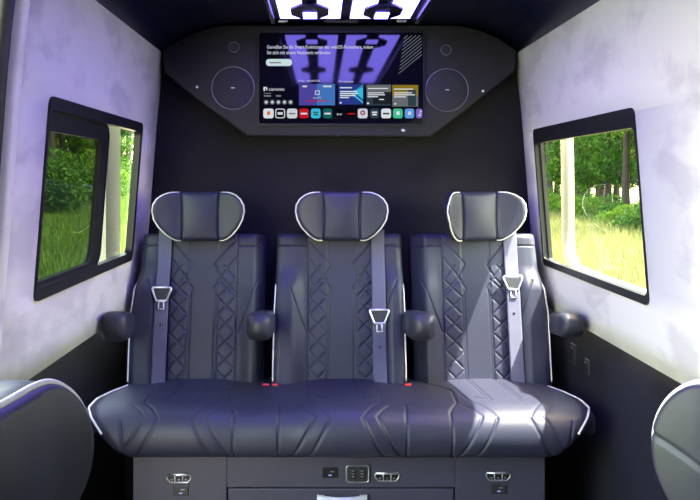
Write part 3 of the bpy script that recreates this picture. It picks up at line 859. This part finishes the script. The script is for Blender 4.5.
def pocket_light(px, py, w=24, h=8):
    x, z = dp(px, py); sw, sh = w / K / 2, h / K / 2
    pts = [(-sw, sh * .45), (-sw * .9, sh), (sw * .9, sh), (sw, sh * .45), (sw * .96, -sh * .2), (sw * .72, -sh), (-sw * .72, -sh), (-sw * .96, -sh * .2)]
    o = MB().prism([(x + a, z + b + CZ) for a, b in pts][::-1] if False else [(x + a, z + b + CZ) for a, b in pts], YD - .003, YD + .002).build('recess_panel', M['black_plastic'], cab)
    mb = MB(); mb.tube([(x + a, YD - .003, z + b + CZ) for a, b in pts], .0021, n=8, closed=True)
    mb.tube([(x - sw * .88, YD - .0035, z + sh * .85 + CZ), (x + sw * .88, YD - .0035, z + sh * .85 + CZ)], .0028, n=8)
    for k in (-1, 1): mb.tube([(x + k * sw * .34, YD - .004, z + sh * .8 + CZ), (x + k * sw * .30, YD - .004, z - sh * .9 + CZ)], .0014, n=6)
    mb.build('chrome_rim', M['chrome'], o, True)
    mb = MB()
    for k in (-1, 0, 1): mb.box(V(x + k * sw * .58, YD - .0035, z - sh * .35), (.006, .003, .005), .001)
    mb.build('contact_dot', M['ring'], o)
for px, py in ((179, 478), (387, 476.5), (498, 476)): pocket_light(px, py)
ledblue = simple('usb_glow', (.1, .1, .2), .4, emit=(.35, .4, 1.0), estr=.9)
for px, py in ((181, 490.5), (330, 472.5), (498.5, 488.5)):
    x, z = dp(px, py)
    o = MB().box(V(x, YD - .001, z), (.044, .006, .028), .002).build('usb_socket', M['dark_plastic'] if py > 480 else M['black_plastic'], cab)
    MB().box(V(x + .006, YD - .0045, z + .004), (.012, .002, .0035), .0005).build('usb_port', M['ring'], o)
    MB().box(V(x, YD - .0045, z - .006), (.009, .002, .003), .0005).build('usb_lamp', ledblue, o)
x, z = dp(357.5, 473)
o = MB().prism([(a, b + CZ) for a, b in rrect(x - .031, x + .031, z - .023, z + .023, .007)], YD - .006, YD + .001).build('switch_panel', M['dark_plastic'], cab)
MB().tube([(a, YD - .006, b + CZ) for a, b in rrect(x - .031, x + .031, z - .023, z + .023, .007)], .0022, n=8, closed=True).build('chrome_rim', M['chrome'], o, True)
for k in (-1, 1):
    mb = MB(); mb.box(V(x + k * .0125, YD - .007, z), (.015, .004, .026), .002)
    for j in (-1, 0, 1):
        mb.tube([(x + k * .0125 - .004, YD - .0095, z + j * .008 + .003 + CZ), (x + k * .0125, YD - .0095, z + j * .008 - .001 + CZ), (x + k * .0125 + .004, YD - .0095, z + j * .008 + .003 + CZ)], .0012, 1, n=6)
    mb.build('rocker_switch', None, o, False, [M['black_plastic'], M['chrome']])

# sockets low on the dark side wall
for y, z, w, h, lab in ((2.475, -.575, .046, .062, 'black rocker switch plate low on the dark side wall near the bench armrest'), (2.345, -.585, .036, .046, 'small black socket plate on the dark side wall, the smaller of two')):
    root = empty('wall_switch', V(.756, y, z - h / 2), lab, 'switch')
    MB().box(V(.7535, y, z), (.006, w, h), .002).build('plate', M['dark_plastic'], root)
    MB().box(V(.749, y, z), (.006, w * .5, h * .6), .002).build('rocker', M['black_plastic'], root)

# ------------------------------------------------------------------ single chairs close to the camera
NH_W = lambda h: .165 + .095 * np.sqrt(np.clip(1 - (np.abs(h) / .0905) ** 2.1, 0, 1))
_pa = np.array([[0, .665], [.035, .675], [.056, .705], [.063, .76], [.068, .82], [.085, .875], [.105, .905], [.125, .93]])
_t = np.linspace(0, 1, 120); _k = np.r_[0, np.cumsum(np.hypot(*np.diff(_pa, axis=0).T))]
_pp = np.stack([np.interp(_t * _k[-1], _k, _pa[:, i]) for i in (0, 1)], -1)
for _ in range(60): _pp[1:-1] = (_pp[:-2] + 2 * _pp[1:-1] + _pp[2:]) / 4
_pk = np.r_[0, np.cumsum(np.hypot(*np.diff(_pp, axis=0).T))]; _tg = np.gradient(_pp, axis=0); _tg[0] = (1, 0); _tg /= np.linalg.norm(_tg, axis=1)[:, None]
def captain_chair(sd, label):
    xc = sd * (.432 if sd < 0 else .416)
    root = empty('captain_chair', V(xc, .72, -1.2), label, 'chair', 'single chairs ahead of the bench')
    def place(x, h, p):
        x = np.asarray(x, float); a = np.abs(x)
        pa, py = np.interp(a, _pk, _pp[:, 0]), np.interp(a, _pk, _pp[:, 1])
        ta, ty = np.interp(a, _pk, _tg[:, 0]), np.interp(a, _pk, _tg[:, 1])
        sg = np.where(x < 0, -1, 1)
        return np.stack([xc + sg * (pa + ty * p) + 0 * h, py - ta * p + 0 * h, h - .310 + CZ + 0 * x], -1)
    def front(x, h): return .012 * (1 - (h / .09) ** 2) + .002 - .003 * np.exp(-((h - .014 + (.26 - np.abs(x)) * .16) / .0035) ** 2) * (sd > 0)
    def back(x, h): return -.062 + .034 * smooth01((np.abs(x) - .15) / .1)
    o = pad('headrest', M['leather_plain'], root, NH_W, NH_W, -.09, .09, front, back, place, r=.014, nu=200, nv=90, top_r=.014)
    for s_ in (-1, 1):
        pts = [(s_ * x, .0895, -.006) for x in np.linspace(.01, .16, 14)]
        for th in np.linspace(.08, PI / 2 + .35, 30): pts.append((s_ * (.165 + .0965 * math.sin(th) ** .95), .0895 * math.cos(th), -.005))
        MB().tube([tuple(place(np.array(a), np.array(b), np.array(c))) for a, b, c in pts], .0040, n=8).build('piping', M['piping'], o, True)
    # back, seat, base: facing the bench
    def bplace(x, h, p):
        return np.array([xc, .66, -.72 + CZ]) + np.stack([x + 0 * h, -.10 * h / .42 + p, h + 0 * x], -1)
    w = interp([(-.06, .21), (.20, .225), (.30, .205), (.33, .17)])
    pad('backrest', M['leather_grey'], root, w, w, -.06, .33, lambda x, h: .03 * smooth01((np.abs(x) - .12) / .05), lambda x, h: np.full_like(x, -.09), bplace, r=.03, nu=50, nv=50)
    def cplace(x, h, p):
        return np.array([xc, .66, -.70 + CZ]) + np.stack([x + 0 * h, h, p + 0 * x], -1)
    w2 = interp([(0, .22), (.40, .23), (.48, .20)])
    pad('seat', M['leather_grey'], root, w2, w2, 0, .48, lambda x, h: .02 * smooth01((np.abs(x) - .13) / .05), lambda x, h: np.full_like(x, -.11), cplace, r=.035, nu=50, nv=50)
    mb = MB(); mb.tube([V(xc + a, .66, -.80) for a in ()] or [V(xc, .66, -.62), V(xc, .655, -.36)], .012, n=10); mb.build('headrest_post', M['chrome'], root, True)
    mb = MB(); mb.box(V(xc, .88, -.98), (.30, .34, .34), .02); mb.box(V(xc, .88, -1.18), (.40, .44, .04), .01)
    mb.build('pedestal', M['dark_plastic'], root)
    return root
captain_chair(-1, 'white piped single chair on the sliding-window side of the aisle, closest to the camera')
captain_chair(1, 'white piped grey single chair in front of the pale wall opposite the sliding window')

# ------------------------------------------------------------------ outside: meadow and wood
GZ = -1.80
def ground_h(x, y):
    """rises gently on the sliding-window side"""
    return GZ + np.where(x < -2, np.minimum((-x - 2) * .040, .50), 0) + .03 * np.sin(x * .9) * np.cos(y * .7) - .0 * y
gx = np.r_[np.linspace(-80, -4, 39), np.linspace(-3, 30, 34), np.linspace(34, 80, 12)]; gy = np.linspace(-30, 110, 71)
GX, GY = np.meshgrid(gx, gy)
ix = np.arange(GX.size).reshape(GX.shape)
q = np.stack([ix[:-1, :-1], ix[:-1, 1:], ix[1:, 1:], ix[1:, :-1]], -1)
kx = int(np.searchsorted(gx, -3.9)); kt = int(np.searchsorted(gx, .95))
gv = np.stack([GX, GY, ground_h(GX, GY) + CZ], -1).reshape(-1, 3)
for nm, qq, mm in (('ground_lawn', q[:, :kx], 'soil_l'), ('ground_bounce', q[:, kx:kt], 'bounce_pale'), ('ground_meadow', q[:, kt:], 'soil')):  # the middle strip is out of view, added for its bounce light
    qq = qq.reshape(-1, 4); us, inv = np.unique(qq, return_inverse=True)
    o = mesh_obj(nm, gv[us], inv.reshape(-1, 4).tolist(), M[mm]); tag(o, kind='structure')

def blades(name, n, sampler, hmin, hmax, wid, label, mat='blade'):
    x, y = sampler(n)
    z = ground_h(x, y) + CZ - .02
    h = rng.uniform(hmin, hmax, n); a = rng.uniform(0, 2 * PI, n); lean = rng.uniform(.1, .5, n) * h; la = rng.uniform(0, 2 * PI, n)
    w = wid * rng.uniform(.6, 1.3, n)
    dx, dy = np.cos(a) * w, np.sin(a) * w; lx, ly = np.cos(la) * lean, np.sin(la) * lean
    P = np.empty((n, 5, 3))
    P[:, 0] = np.stack([x - dx, y - dy, z], -1); P[:, 1] = np.stack([x + dx, y + dy, z], -1)
    P[:, 2] = np.stack([x + dx * .7 + lx * .35, y + dy * .7 + ly * .35, z + h * .6], -1); P[:, 3] = np.stack([x - dx * .7 + lx * .35, y - dy * .7 + ly * .35, z + h * .6], -1)
    P[:, 4] = np.stack([x + lx, y + ly, z + h], -1)
    b = np.arange(n)[:, None] * 5
    f4 = b + np.array([[0, 1, 2, 3]]); f3 = b + np.array([[3, 2, 4]])
    o = mesh_obj(name, P.reshape(-1, 3), f4.tolist() + f3.tolist(), M[mat], None, False)
    tag(o, label, 'grass', kind='stuff'); return o
def samp_r(n):
    d = 4 + 32 * rng.random(n) ** .75; k = rng.uniform(.25, .46, n)
    m = n * 2 // 5; x = d * k; y = d.copy()
    x[:m] = rng.uniform(1.3, 10.5, m); y[:m] = rng.uniform(-6, 30, m); return x, y
def samp_l(n):
    d = 9 + 45 * rng.random(n) ** .8; k = rng.uniform(.22, .42, n)
    m = n * 2 // 5; x = -d * k; y = d.copy()
    x[:m] = -rng.uniform(4.0, 14, m); y[:m] = rng.uniform(-4, 40, m); return x, y
blades('meadow_grass', 42000, samp_r, .25, .60, .012, 'tall sunlit grass outside the window behind the sunlit seat')
blades('lawn_grass', 28000, samp_l, .15, .40, .016, 'green grass outside the dark tinted sliding window', 'blade_l')

def leaf_cloud(n, centers, radii, size):
    k = rng.integers(0, len(centers), n); c = np.array(centers)[k]; r = np.array(radii)[k]
    v = rng.normal(size=(n, 3)); v /= np.linalg.norm(v, axis=1)[:, None]
    p = c + v * (r * rng.uniform(.45, 1.0, n) ** .6)[:, None] * np.array([1, 1, .8])
    a = rng.normal(size=(n, 3)); a /= np.linalg.norm(a, axis=1)[:, None]
    b = rng.normal(size=(n, 3)); b -= a * (a * b).sum(1)[:, None]; b /= np.linalg.norm(b, axis=1)[:, None]
    s = size * rng.uniform(.6, 1.4, n)[:, None]
    Q = np.stack([p - a * s, p - b * s * .55, p + a * s, p + b * s * .55], 1)
    f = (np.arange(n)[:, None] * 4 + np.arange(4)[None]).tolist()
    return Q.reshape(-1, 3), f

def tree_proto(height, low, spread, mat, nleaf, trunk_r, size):
    root = bpy.data.objects.new('tree', None); root.empty_display_size = .3
    COL.objects.link(root)
    mb = MB(); pts = []; bend = rng.normal(size=2) * .25
    n = 9; k = 9; vs, fs = [], []
    for i in range(n):
        u = i / (n - 1); r = trunk_r * (1 - .75 * u) + (trunk_r * .35 if i == 0 else 0)
        cx, cy = bend * u * u
        vs += [(cx + r * math.cos(2 * PI * j / k), cy + r * math.sin(2 * PI * j / k), u * height * .92) for j in range(k)]
    for i in range(n - 1):
        for j in range(k): fs.append([i * k + j, i * k + (j + 1) % k, (i + 1) * k + (j + 1) % k, (i + 1) * k + j])
    mb.add(vs, fs)
    cs, rs = [], []
    for i in range(16):
        u = low + (1 - low) * rng.random(); a = rng.uniform(0, 2 * PI); d = spread * (1.05 - u * .6) * rng.uniform(.4, 1)
        c = np.array([d * math.cos(a), d * math.sin(a), u * height]); cs.append(c); rs.append(spread * rng.uniform(.3, .5))
        mb.tube([(bend[0] * u * u, bend[1] * u * u, max(.2, c[2] - d * .5)), (c[0] * .5, c[1] * .5, c[2] - d * .2), tuple(c)], trunk_r * .16, n=5)
    mb.build('trunk', M['bark'], root, True)
    v, f = leaf_cloud(nleaf, cs, rs, size)
    mesh_obj('foliage', v, f, mat, root, False)
    return root

protos = [tree_proto(10, .20, 2.3, M['leaf_a'], 11000, .17, .08), tree_proto(11, .42, 1.9, M['leaf_b'], 9500, .20, .085), tree_proto(8, .14, 2.1, M['leaf_c'], 9000, .12, .075)]
def bush_proto(mat):
    root = bpy.data.objects.new('bush', None); COL.objects.link(root)
    cs = [np.array([rng.uniform(-.9, .9), rng.uniform(-.9, .9), rng.uniform(.4, 1.5)]) for _ in range(9)]; rs = [rng.uniform(.5, .8) for _ in cs]
    mb = MB()
    for c in cs: mb.tube([(c[0] * .1, c[1] * .1, 0), (c[0] * .6, c[1] * .6, c[2] * .6), tuple(c)], .02, n=5)
    mb.build('stem', M['bark'], root, True)
    v, f = leaf_cloud(4200, cs, rs, .06); v[:, 2] = np.maximum(v[:, 2], .02)
    mesh_obj('foliage', v, f, mat, root, False)
    return root
bushes = [bush_proto(M['leaf_a']), bush_proto(M['leaf_c'])]
tree_lab = ['mid green leafy tree in the row of trees beyond the sunlit meadow', 'dark tall tree in the row of trees beyond the sunlit meadow', 'bright yellow-green tree in the row of trees beyond the sunlit meadow']
tree_lab_l = ['mid green leafy tree seen through the dark tinted sliding window', 'dark tall tree seen through the dark tinted sliding window', 'bright yellow-green tree seen through the dark tinted sliding window']
used = set()
def put(proto_i, x, y, sc, rot, lab, group):
    p = protos[proto_i]
    if proto_i not in used:
        r = p; used.add(proto_i)
    else:
        r = p.copy(); COL.objects.link(r)
        for ch in p.children:
            c = ch.copy(); c.parent = r; COL.objects.link(c)
    r.location = (x, y, float(ground_h(np.array(x), np.array(y))) + CZ); r.rotation_euler = (0, 0, rot); r.scale = (sc, sc, sc)
    tag(r, lab, 'tree', group)
spots = []
for row, (off, n) in enumerate(((11.2, 16), (13.8, 15), (17.5, 14))):
    for i in range(n):
        y = 20 + i * (2.6 + .5 * row) + rng.uniform(-.8, .8)
        spots.append((off + (y - 20) * .10 + rng.uniform(-.8, .8), y, row))
for x, y, row in spots:
    k = int(rng.choice(3, p=[.42, .36, .22])) if row == 0 else int(rng.choice(3, p=[.4, .5, .1]))
    put(k, x, y, rng.uniform(.85, 1.25), rng.uniform(0, 6.28), tree_lab[k], ['mid green trees beyond the meadow', 'dark trees beyond the meadow', 'bright trees beyond the meadow'][k])
for row, (off, n) in enumerate(((12.5, 18), (15.5, 16))):
    for i in range(n):
        y = 30 + i * 3.1 + rng.uniform(-.8, .8)
        x = -(off + (y - 30) * .16 + rng.uniform(-.8, .8))
        k = int(rng.choice(3, p=[.22, .73, .05]))
        put(k, x, y, rng.uniform(.9, 1.3), rng.uniform(0, 6.28), tree_lab_l[k], ['mid green trees behind the sliding window', 'dark trees behind the sliding window', 'bright trees behind the sliding window'][k])

bused = set()
def put_bush(k, x, y, sc_, rot, lab, group):
    p = bushes[k]
    if k not in bused: r = p; bused.add(k)
    else:
        r = p.copy(); COL.objects.link(r)
        for ch in p.children:
            c = ch.copy(); c.parent = r; COL.objects.link(c)
    r.location = (x, y, float(ground_h(np.array(x), np.array(y))) + CZ); r.rotation_euler = (0, 0, rot); r.scale = (sc_, sc_, sc_ * .9)
    tag(r, lab, 'bush', group)
for i in range(16):
    y = 19 + i * 2.3; k = int(rng.random() < .25)
    put_bush(k, 8.9 + (y - 20) * .10 + rng.uniform(-.4, .4), y, rng.uniform(.55, .85), rng.uniform(0, 6.28), ['mid green bush at the foot of the trees beyond the sunlit meadow', 'bright green bush at the foot of the trees beyond the sunlit meadow'][k], ['mid green bushes beyond the meadow', 'bright bushes beyond the meadow'][k])
for i in range(15):
    y = 28 + i * 2.6; k = int(rng.random() < .12)
    put_bush(k, -(11.2 + (y - 30) * .16 + rng.uniform(-.3, .3)), y, rng.uniform(.95, 1.5), rng.uniform(0, 6.28), ['mid green bush seen through the dark tinted sliding window', 'bright green bush seen through the dark tinted sliding window'][k], ['mid green bushes behind the sliding window', 'bright bushes behind the sliding window'][k])

# ------------------------------------------------------------------ light, sky, camera
sun = bpy.data.lights.new('sun', 'SUN'); sun.energy = 52; sun.angle = math.radians(.6); sun.color = (1.0, .95, .86)
so = bpy.data.objects.new('sun', sun); COL.objects.link(so)
so.rotation_euler = Vector((-.41, .16, -.91)).to_track_quat('-Z', 'Y').to_euler()
w = bpy.data.worlds.new('sky'); bpy.context.scene.world = w; w.use_nodes = True
N, L = w.node_tree.nodes, w.node_tree.links
sky = N.new('ShaderNodeTexSky'); sky.sky_type = 'NISHITA'; sky.sun_disc = False
sky.sun_elevation = math.radians(67); sky.sun_rotation = math.radians(90); sky.air_density = 1.0; sky.dust_density = 2.0
bg = N['Background']
wb = N.new('ShaderNodeMix'); wb.data_type = 'RGBA'; wb.blend_type = 'MULTIPLY'; wb.inputs['Factor'].default_value = 1.0
wb.inputs['B'].default_value = (1.0, .82, .58, 1)
L.new(sky.outputs['Color'], wb.inputs['A']); L.new(wb.outputs['Result'], bg.inputs['Color']); bg.inputs['Strength'].default_value = 5.0

cam = bpy.data.cameras.new('camera'); co = bpy.data.objects.new('camera', cam); COL.objects.link(co)
co.location = (CX, 0, CZ); co.rotation_euler = (PI / 2, 0, 0)
cam.sensor_width = 36; cam.lens = 760 / 700 * 36
cam.shift_x = 29 / 700; cam.shift_y = -73 / 700; cam.clip_start = .02; cam.clip_end = 500
sc = bpy.context.scene
sc.camera = co
sc.view_settings.view_transform = 'Standard'; sc.view_settings.look = 'None'; sc.view_settings.gamma = 1; sc.view_settings.exposure = 0
sc.view_settings.use_curve_mapping = False
try:
    sc.cycles.use_denoising = True; sc.cycles.denoiser = 'OPENIMAGEDENOISE'
    sc.cycles.max_bounces = 10; sc.cycles.transparent_max_bounces = 16; sc.cycles.sample_clamp_indirect = 6
except Exception: pass
